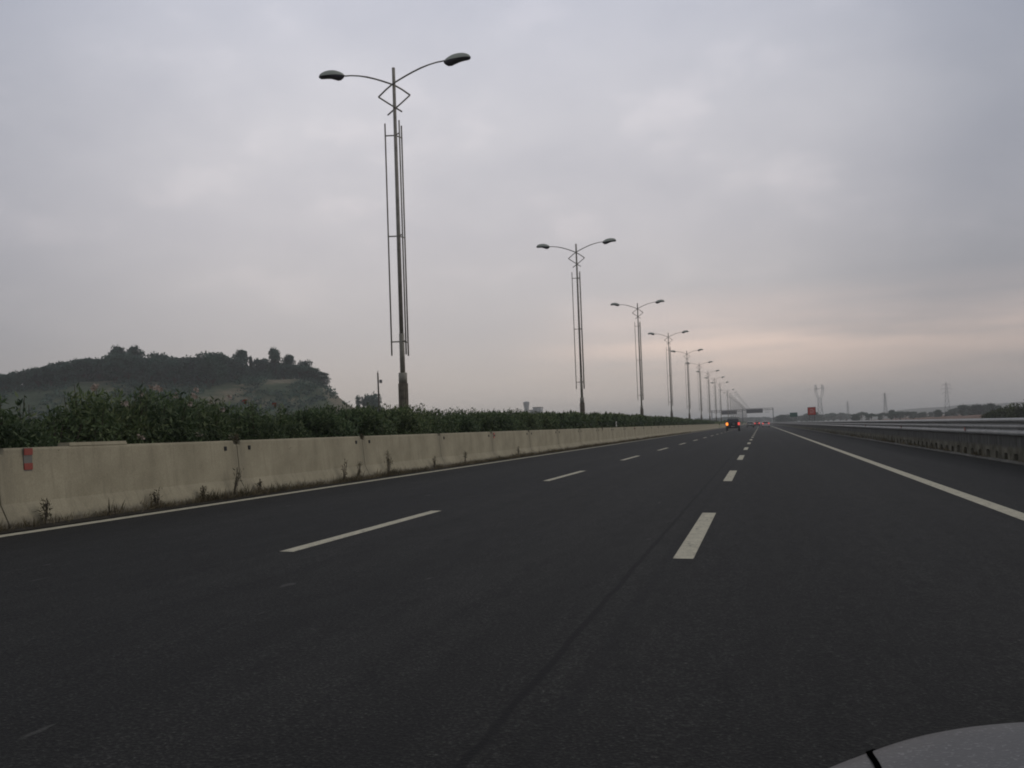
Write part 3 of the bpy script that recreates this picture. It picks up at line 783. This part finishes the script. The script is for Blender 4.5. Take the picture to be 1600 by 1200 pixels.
# trees beyond the far carriageway, right of the hill
x, y = polar(22.2, 350); put(0, x, y, GZ, 1.0, 'round hazy tree beside the utility pole beyond the hedge', 'lone trees beyond the hedge', 1.72)
x, y = polar(23.0, 352); put(4, x, y, GZ, 1.3, 'small pointed cypress between hill and utility pole', 'lone trees beyond the hedge', 1.75)
# right hand side: hedgerow trees in the haze
random.seed(5)
GR = 'hazy trees beyond the guard rail'
def pxbear(px): # bearing right of the road for a column of the photo near the horizon
    return math.degrees(math.atan((px-800)/F_PX))-math.degrees(psi)
for px in list(range(1502, 1562, 11)):
    D = random.uniform(430, 470); x, y = polar(-pxbear(px), D); s = random.uniform(.50, .6)
    put(random.choice([0, 1]), x, y, GZ, s*.95, 'bluish rounded tree of the clump left of the green bushes at right', GR, s*1.12)
for px in list(range(1330, 1500, 8)):
    D = random.uniform(480, 640); x, y = polar(-pxbear(px+random.uniform(-4, 4)), D); s = random.uniform(.36, .58)
    put(random.choice([0, 1, 2]), x, y, GZ, s*1.1, 'low hazy tree in the row between the pylons beyond the guard rail', GR, s*1.05)
for px in (1212, 1217, 1223, 1229, 1236, 1250, 1258, 1266, 1275, 1284, 1292, 1300, 1310, 1320):
    D = random.uniform(620, 900); x, y = polar(-pxbear(px), D)
    s = random.uniform(.6, .85); put(random.choice([0, 1]), x, y, GZ, s*1.5, 'faint tree in the haze beside the road signs', GR, s*.95)
for px in range(1090, 1206, 9):
    D = random.uniform(1000, 1300); x, y = polar(-pxbear(px), D); s = random.uniform(.7, 1.0)
    put(random.choice([0, 1]), x, y, GZ, s*2, 'barely visible tree at the end of the road behind the gantry', GR, s)
def shrub(label, H, R):
    r = thing('roadside_bush', label, 'bush', (0, 0, 0), 0, 'green bushes at the right edge'); m = MB(); P = []
    for k in range(12):
        a = random.uniform(0, 6.28); q = random.random()**.5; c = np.array([R*.7*q*math.cos(a), R*.7*q*math.sin(a), H*random.uniform(.3, .8)*(1-.3*q)])
        m.tube([(0, 0, -.3), tuple(c)], [.06, .02], 5)
        d = rng.normal(size=(330, 3)); d /= np.linalg.norm(d, axis=1)[:, None]
        P.append(c+d*(1-.5*rng.random(330))[:, None]*np.array([R*.4, R*.4, H*.26]))
    m.build('stem', M['bark'], r); quads('foliage', leaves(np.concatenate(P), .30, .16), M['bushleaf'], r); return r
for px, D, H, R, lab in ((1628, 148, 4.6, 3.4, 'tallest green bush at the right edge behind the guard rail'), (1596, 150, 3.75, 2.8, 'green bush at the right edge, second from the frame side'),
                      (1573, 156, 3.3, 2.6, 'green bush sloping down toward the guard rail, third from the right edge'), (1550, 165, 2.75, 2.4, 'lowest leftmost green bush of the mass at the right edge')):
    b = shrub(lab, H, R); x, y = polar(-pxbear(px), D); b.location = (x, y, GZ)

# ------------------------------------------------------------------ pylons, pole, tower, buildings
def lattice(m, prof, rad, nx=2):
    """four legs following prof [(half width, z)], with X bracing"""
    for i in range(len(prof)-1):
        (a, z0), (b, z1) = prof[i], prof[i+1]
        for sx in (-1, 1):
            for sy in (-1, 1): m.tube([(sx*a, sy*a, z0), (sx*b, sy*b, z1)], rad, 4)
        for s in (-1, 1):
            m.tube([(-a, s*a, z0), (b, s*b, z1)], rad*.6, 4); m.tube([(a, s*a, z0), (-b, s*b, z1)], rad*.6, 4)
            m.tube([(s*a, -a, z0), (s*b, b, z1)], rad*.6, 4); m.tube([(s*a, a, z0), (s*b, -b, z1)], rad*.6, 4)
        m.tube([(-b, -b, z1), (b, -b, z1), (b, b, z1), (-b, b, z1), (-b, -b, z1)], rad*.6, 4)
    return m
def pylon(label, loc, H, w, rot=0):
    r = thing('pylon', label, 'pylon', loc, rot, 'lattice pylons in the haze')
    pr = [(w*(1-.86*t), H*t) for t in (0, .16, .32, .48, .62, .74, .86, 1.)]
    lattice(MB(), pr, .11).build('mast', M['steel'], r)
    for z in (.72, .83, .94):
        m = MB()
        for s in (-1, 1):
            L = w*1.5*(1.1-.5*abs(z-.83)*4); m.tube([(s*.3, -.3, H*z+.5), (s*L, 0, H*z), (s*.3, .3, H*z-.3)], .09, 4); m.tube([(s*L, 0, H*z), (s*L, 0, H*z-1.3)], .08, 5)
        m.build('cross_arm', M['steel'], r)
    return r
pylon('slim lattice pylon in the haze, middle one on the right', (115, 993, GZ), 25.8, 1.9, .3)
pylon('taller lattice pylon with cross arms, rightmost beyond the guard rail', (134.6, 788.6, GZ), 26.6, 2.2, -.2)
pylon('tiny faint pylon between the red sign and the middle pylon', (107, 1310, GZ), 25.0, 1.6, .5)
r = thing('portal_pylon', 'faint wide pylon with two flared horns behind the red sign', 'pylon', (78.3, 1394, GZ), 0, 'lattice pylons in the haze')
m = lattice(MB(), [(3.2, 0), (2.5, 5), (1.9, 10), (1.5, 15), (1.4, 20)], .22); m.build('mast', M['steel'], r)
for s in (-1, 1):
    m = MB()
    for dy in (-.7, .7):
        m.tube([(s*.3, dy, 20), (s*1.9, dy*.8, 25), (s*2.1, dy*.5, 32.4)], .20, 4); m.tube([(s*1.5, dy, 20), (s*3.7, dy*.8, 26), (s*3.3, dy*.5, 32.4)], .20, 4)
        for a in range(6): m.tube([(s*(2.0), dy*.7, 25.5+a*1.1), (s*3.5, dy*.7, 26.6+a*1.1)], .14, 4)
    m.build('horn', M['steel'], r)
MB().tube([(-4.6, 0, 29), (4.6, 0, 29)], .2, 4).tube([(-4.6, .0, 28.2), (4.6, 0, 29.8)], .12, 4).build('cross_arm', M['steel'], r)
r.scale = (1.55, 1.55, 1.55)

r = thing('utility_pole', 'dark wooden utility pole with a lamp beyond the hedge', 'pole', (-44.6, 111.4, GZ))
MB().tube([(0, 0, -.3), (.05, 0, 5), (.0, 0, 9.6)], [.13, .11, .09], 9).build('pole', M['wood'], r, True)
MB().tube([(0, 0, 8.9), (-.02, 0, 9.75), (.1, 0, 9.85)], .04, 6).build('bracket', M['darksteel'], r)
MB().box((.36, 0, 8.55), (.34, .22, .42), .06).box((.16, 0, 8.6), (.2, .05, .05)).build('lamp_box', M['steel'], r)

r = thing('water_tower', 'hazy water tower on legs above the hedge between the nearest lamp posts', 'tower', (-160.8, 681, GZ))
lattice(MB(), [(1.9, 0), (1.75, 5), (1.6, 10), (1.5, 15)], .2).build('legs', M['building'], r)
MB().tube([(0, 0, 15), (0, 0, 15.6), (0, 0, 18.2), (0, 0, 21.6), (0, 0, 22.2)], [1.1, 1.5, 1.7, 2.3, 2.3], 14).build('tank', M['building'], r)
MB().tube([(0, 0, 22.2), (0, 0, 22.9)], [2.5, .6], 14).build('roof', M['building'], r)
def block(label, loc, w, d, h):
    r = thing('building', label, 'building', loc, 0, 'hazy buildings beyond the hedge'); MB().box((0, 0, h/2), (w, d, h)).build('wall', M['building'], r)
    MB().box((0, 0, h+.25), (w+.5, d+.5, .5)).build('roof', M['kerbconc'], r)
    nfl = max(2, int(h/3.2))
    for f in range(nfl):
        for k in range(4): MB().box((-w*.36+k*w*.24, -d/2-.02, 1.7+f*3.2), (w*.11, .06, 1.4)).build('window', M['window'], r)
block('hazy flat roofed block right of the water tower', (-153.2, 684, GZ), 5.6, 8, 18.0)
block('lower hazy annexe joined between water tower and block', (-157.6, 685, GZ), 3.0, 6, 16.2)
block('faint low block showing over the hedge right of the second lamp post', (-112, 760, GZ), 7.0, 8, 10.5)

# ------------------------------------------------------------------ signs and gantry
r = thing('road_sign', 'square red warning panel on a post beyond the guard rail', 'sign', (8.5, 176, 0))
MB().box((0, 0, 2.83), (1.36, .05, 1.36), .02).build('panel', M['darksteel'], r)
MB().box((0, -.033, 2.83), (1.22, .012, 1.22)).build('red_face', M['signred'], r)
m = MB()
for z, w in ((3.12, .5), (2.83, .8), (2.55, .62)): m.box((random.uniform(-.05, .05), -.043, z), (w, .008, .11))
m.build('marking', M['signpale'], r)
for s in (-.4, .4): MB().box((s, .06, 1.1), (.08, .06, 3.8)).build('post', M['steel'], r)
r = thing('road_sign', 'small green direction sign on posts, left of the red panel', 'sign', (8.5, 272, 0))
MB().box((0, 0, 2.95), (1.95, .06, 1.1), .02).build('panel', M['signgreen'], r)
MB().box((-.1, -.035, 3.1), (1.2, .008, .14)).box((0, -.035, 2.75), (1.4, .008, .14)).build('marking', M['signgreen'], r)
for s in (-.6, .6): MB().box((s, .07, 1.1), (.08, .06, 4.2)).build('post', M['steel'], r)

r = thing('sign_gantry', 'steel sign gantry with two dark panels spanning both carriageways', 'gantry', (0, 600, 0))
for x in (7.2, -10.3, -28.2):
    m = MB()
    for dy in (-.5, .5): m.box((x, dy, 4.5), (.42, .34, 9.8))
    for z in np.arange(.8, 9, 1.1): m.box((x, 0, z), (.16, .9, .14))
    m.build('post', M['darksteel'], r)
for x0, x1 in ((-28.2, -10.3), (-10.3, 7.2)):
    m = MB(); zc = 9.05 if x0 > -20 else 8.75
    for dz in (-.5, .45):
        for dy in (-.4, .4): m.tube([(x0, dy, zc+dz), (x1, dy, zc+dz)], .13, 6)
    k = np.linspace(x0, x1, 15)
    for i in range(14):
        for dy in (-.4, .4): m.tube([(k[i], dy, zc-.5 if i % 2 else zc+.45), (k[i+1], dy, zc+.45 if i % 2 else zc-.5)], .06, 4)
    m.build('beam', M['steel'], r)
MB().box((-18.0, -.75, 7.75), (8.8, .3, 2.3), .05).build('sign_panel', M['panel'], r)
MB().box((-3.35, -.75, 8.05), (9.4, .3, 2.35), .05).build('sign_panel', M['panel'], r)
m = MB()
for z in (7.0, 8.9): m.box((3.8, -.7, z), (2.6, .08, .1))
for x in (2.6, 3.4, 4.2, 5.0): m.box((x, -.7, 7.95), (.08, .08, 2.0))
m.build('catwalk', M['steel'], r)

# ------------------------------------------------------------------ vehicles
def wheel(par, x, y, R=.36, w=.24, out=1):
    prof = [(R*.62, -w/2), (R*.95, -w/2), (R, -w*.32), (R, w*.32), (R*.95, w/2), (R*.62, w/2)]
    seg = 20
    rings = [[(x+b, y+a*math.cos(2*PI*k/seg), R+a*math.sin(2*PI*k/seg)) for a, b in prof] for k in range(seg)]
    m = MB(); m.loft(rings+[rings[0]], False)
    t = m.build('wheel', M['tyre'], par)
    MB().tube([(x-w*.36, y, R), (x+w*.36, y, R)], R*.64, 14).build('rim', M['rim'], t)
def car(name, label, cat, loc, rot, mat, W, prof, glass, tail='tail', lh=.95, extra=None, lamp=(.2, .16), left_ind=False, group=None):
    """prof: side outline [(y, z, half width)] from rear bottom, over the roof, to the front bottom"""
    r = thing(name, label, cat, loc, rot, group)
    m = MB(); rings = []
    n_ = len(prof)
    L = [(-hw, y, z) for y, z, hw in prof]; Rr = [(hw, y, z) for y, z, hw in prof]
    bot = .28
    vs = L+Rr; fs = [(i, i+1, n_+i+1, n_+i) for i in range(n_-1)]+[(n_-1, 0, n_, 2*n_-1)]
    fs += [tuple(range(n_))[::-1], tuple(range(n_, 2*n_))]
    m.add(vs, fs); b = m.build('body', mat, r)
    md = b.modifiers.new('bevel', 'BEVEL'); md.width = .05; md.segments = 2; md.limit_method = 'ANGLE'
    y0 = prof[0][0]; LL = prof[-1][0]-y0
    for s in (-1, 1):
        for yy in (y0+LL*.2, y0+LL*.81): wheel(r, s*(W/2-.13), yy)
    for nm, vv in glass: MB().add(vv, [tuple(range(len(vv)))]).build(nm, M['window'], r)
    for s in (-1, 1):
        mt = M['indicator'] if (left_ind and s < 0) else M[tail]
        MB().box((s*(W/2-.02-lamp[0]/2), y0-.02, lh), (lamp[0], .07, lamp[1]), .02).build('tail_light', mt, r)
    MB().box((0, y0-.05, .48), (W*.96, .16, .2), .05).build('bumper', M['black'] if mat != M['carwhite'] else mat, r)
    MB().box((0, y0-.02, .78 if not extra else .62), (.5, .03, .12)).build('number_plate', M['white'], r)
    return r
def hatch(h=1.45, W=1.7):
    return [(-2.0, .30, W/2-.02), (-2.0, .62, W/2), (-1.97, .98, W/2-.03), (-1.62, h-.08, W/2-.2), (-1.2, h, W/2-.22), (.1, h-.02, W/2-.22), (.95, .98, W/2-.04), (1.85, .78, W/2-.06), (2.0, .55, W/2-.04), (2.0, .30, W/2-.04)]
def hglass(h=1.45, W=1.7):
    out = [('rear_window', [(-W/2+.16, -2.0, 1.02), (W/2-.16, -2.0, 1.02), (W/2-.30, -1.70, h-.12), (-W/2+.30, -1.70, h-.12)])]
    for s in (-1, 1): out.append(('side_window', [(s*(W/2-.045), -1.5, 1.04), (s*(W/2-.045), .7, 1.04), (s*(W/2-.19), .05, h-.1), (s*(W/2-.19), -1.3, h-.1)]))
    return out
h, W_ = 1.70, 1.76
sprof = [(-1.95, .36, W_/2-.02), (-1.95, .72, W_/2), (-1.93, 1.08, W_/2-.02), (-1.80, h-.06, W_/2-.13), (-1.62, h, W_/2-.15), (.25, h-.02, W_/2-.16), (.75, 1.10, W_/2-.05), (1.85, .98, W_/2-.06), (2.0, .7, W_/2-.03), (2.0, .36, W_/2-.03)]
sglass = [('rear_window', [(-W_/2+.16, -1.955, 1.12), (W_/2-.16, -1.955, 1.12), (W_/2-.24, -1.855, h-.14), (-W_/2+.24, -1.855, h-.14)])]
for s in (-1, 1): sglass.append(('side_window', [(s*(W_/2-.015), -1.6, 1.14), (s*(W_/2-.015), .62, 1.14), (s*(W_/2-.115), .2, h-.14), (s*(W_/2-.115), -1.5, h-.14)]))
xs, ysv = -4.05, 150.
suv = car('off_road_car', 'dark off road car changing lanes with its left orange indicator lit', 'car', (xs, ysv, rz(xs)), .03, M['suv'], W_+.14, sprof, sglass, 'tail', .98, True, (.27, .36), True)
seg = 20
m = MB(); m.tube([(.1, -1.96, .98), (.1, -2.16, .98)], .33, seg); sw = m.build('spare_wheel', M['tyre'], suv)
MB().tube([(.1, -2.16, .98), (.1, -2.18, .98)], .2, 14).build('cover', M['steel'], sw)
suv.scale = (1.06, 1.06, 1.06)
m = MB()
for s in (-1, 1): m.box((s*.62, -.7, h+.06), (.05, 1.7, .05))
for y in (-1.3, -.2): m.box((0, y, h+.06), (1.24, .06, .04))
m.build('roof_rack', M['steel'], suv)
GC = 'cars far ahead'
x = -2.55; car('hatchback', 'pale beige car in the middle lane ahead, no lights visible', 'car', (x, 246, rz(x)), 0, M['carpale'], 1.74, hatch(), hglass(), 'tail_off', .92, group=GC)
x = 1.15; car('hatchback', 'white car with glowing red lights in the right lane far ahead', 'car', (x, 252, rz(x)), 0, M['carwhite'], 1.76, hatch(1.5, 1.74), hglass(1.5, 1.74), 'tail', .95, lamp=(.34, .26), group=GC)
x = -1.2; car('hatchback', 'dark red car with bright tail lights between the pale and white cars', 'car', (x, 320, rz(x)), 0, M['carred'], 1.76, hatch(), hglass(), 'tail', .95, lamp=(.42, .34), group=GC)

# ------------------------------------------------------------------ own car: bonnet and wing at the lower right
r = thing('car', 'grey car bonnet with a dark shut line at the lower right corner', 'car', (0, 0, 0))
half = [(-.215, .10), (-.21, .45), (-.195, .75), (-.15, .98), (-.07, 1.17), (.03, 1.315), (.13, 1.42), (.25, 1.49), (.40, 1.525), (.66, 1.535)]
def dens(pts, n_=60):
    P = np.array(pts); 
    for _ in range(3):
        Q = [P[0]]
        for a, b in zip(P[:-1], P[1:]): Q += [a*.75+b*.25, a*.25+b*.75]
        P = np.array(Q+[P[-1]])
    return P
Lh = dens(half); XC = .66
out = np.concatenate([Lh, np.stack([2*XC-Lh[::-1][1:, 0], Lh[::-1][1:, 1]], 1)])
tn = np.gradient(out, axis=0); tn /= np.linalg.norm(tn, axis=1)[:, None]; nrm = np.stack([tn[:, 1], -tn[:, 0]], 1)
RR, Z0 = .14, .82
def ztop(d): 
    q = max(0., (RR-d)/RR); return Z0 - RR*(1-math.sqrt(max(0, 1-q*q))) + .05*max(0, d-RR*.5)
rings = []
for z in (.30, .45, .58): rings.append([(p[0]+w[0]*-.0, p[1], z) for p, w in zip(out, nrm)])
for d in (0, .004, .012, .025, .042, .063, .09, .12, .16): rings.append([(p[0]+w[0]*d, p[1]+w[1]*d, ztop(d)) for p, w in zip(out, nrm)])
inner = [(p[0]+w[0]*.16, p[1]+w[1]*.16) for p, w in zip(out, nrm)]
for t in (.2, .4, .6, .8, 1.):
    rings.append([(x+(XC-x)*t, y+(min(y, 1.0)-y)*t, ztop(.16)+.030*(1-(1-t)**2)) for x, y in inner])
def bonnetmat():
    m, n, b = nt('dusty grey car paint')
    v = coords(n); s = noise(n, v, 160, 2, .6); a = noise(n, v, 9, 5, .6)
    c = ramp(n, a, [(.3, (.056, .056, .057, 1)), (.7, (.088, .088, .089, 1))])
    c = mix(n, ramp(n, s, [(.58, g(0)), (.68, g(.7))]), c, (.22, .22, .215, 1))
    n.links.new(c, b.inputs['Base Color']); b.inputs['Roughness'].default_value = .42; b.inputs['Specular IOR Level'].default_value = .3; bump(n, b, s, .2, .003); return m
MB().loft(rings, False, False).build('bonnet', bonnetmat(), r, True)
def dist(x, y): 
    return float(np.min(np.hypot(out[:, 0]-x, out[:, 1]-y)))
path = [(.108, .50), (.108, 1.0), (.108, 1.10), (.108, 1.18), (.105, 1.22), (.106, 1.26), (.112, 1.30), (.122, 1.35), (.13, 1.39)]
path = [tuple(p) for p in dens(path)]
m = MB()
L_ = []
for i, (x, y) in enumerate(path):
    w = .0036
    L_.append([(x-w, y, ztop(dist(x-w, y))+.0015), (x+w, y, ztop(dist(x+w, y))+.0015)])
M['gap'] = plain('painted shut line shadow', (.002, .002, .002, 1), 1., 0, 0., .1)  # black strip laid over the bonnet for the shade in the shut line
m.loft(L_, False, False).build('shut_line_shade', M['gap'], r)
for s in (-1, 1): wheel(r, XC+s*.73, .62, .30, .18)

# ------------------------------------------------------------------ render settings
SC.render.engine = 'CYCLES'
SC.view_settings.view_transform = 'Standard'; SC.view_settings.look = 'None'; SC.view_settings.exposure = 0; SC.view_settings.gamma = 1
SC.cycles.use_denoising = True; SC.cycles.filter_width = 1.9
SC.cycles.max_bounces = 6; SC.cycles.diffuse_bounces = 3; SC.cycles.transparent_max_bounces = 8
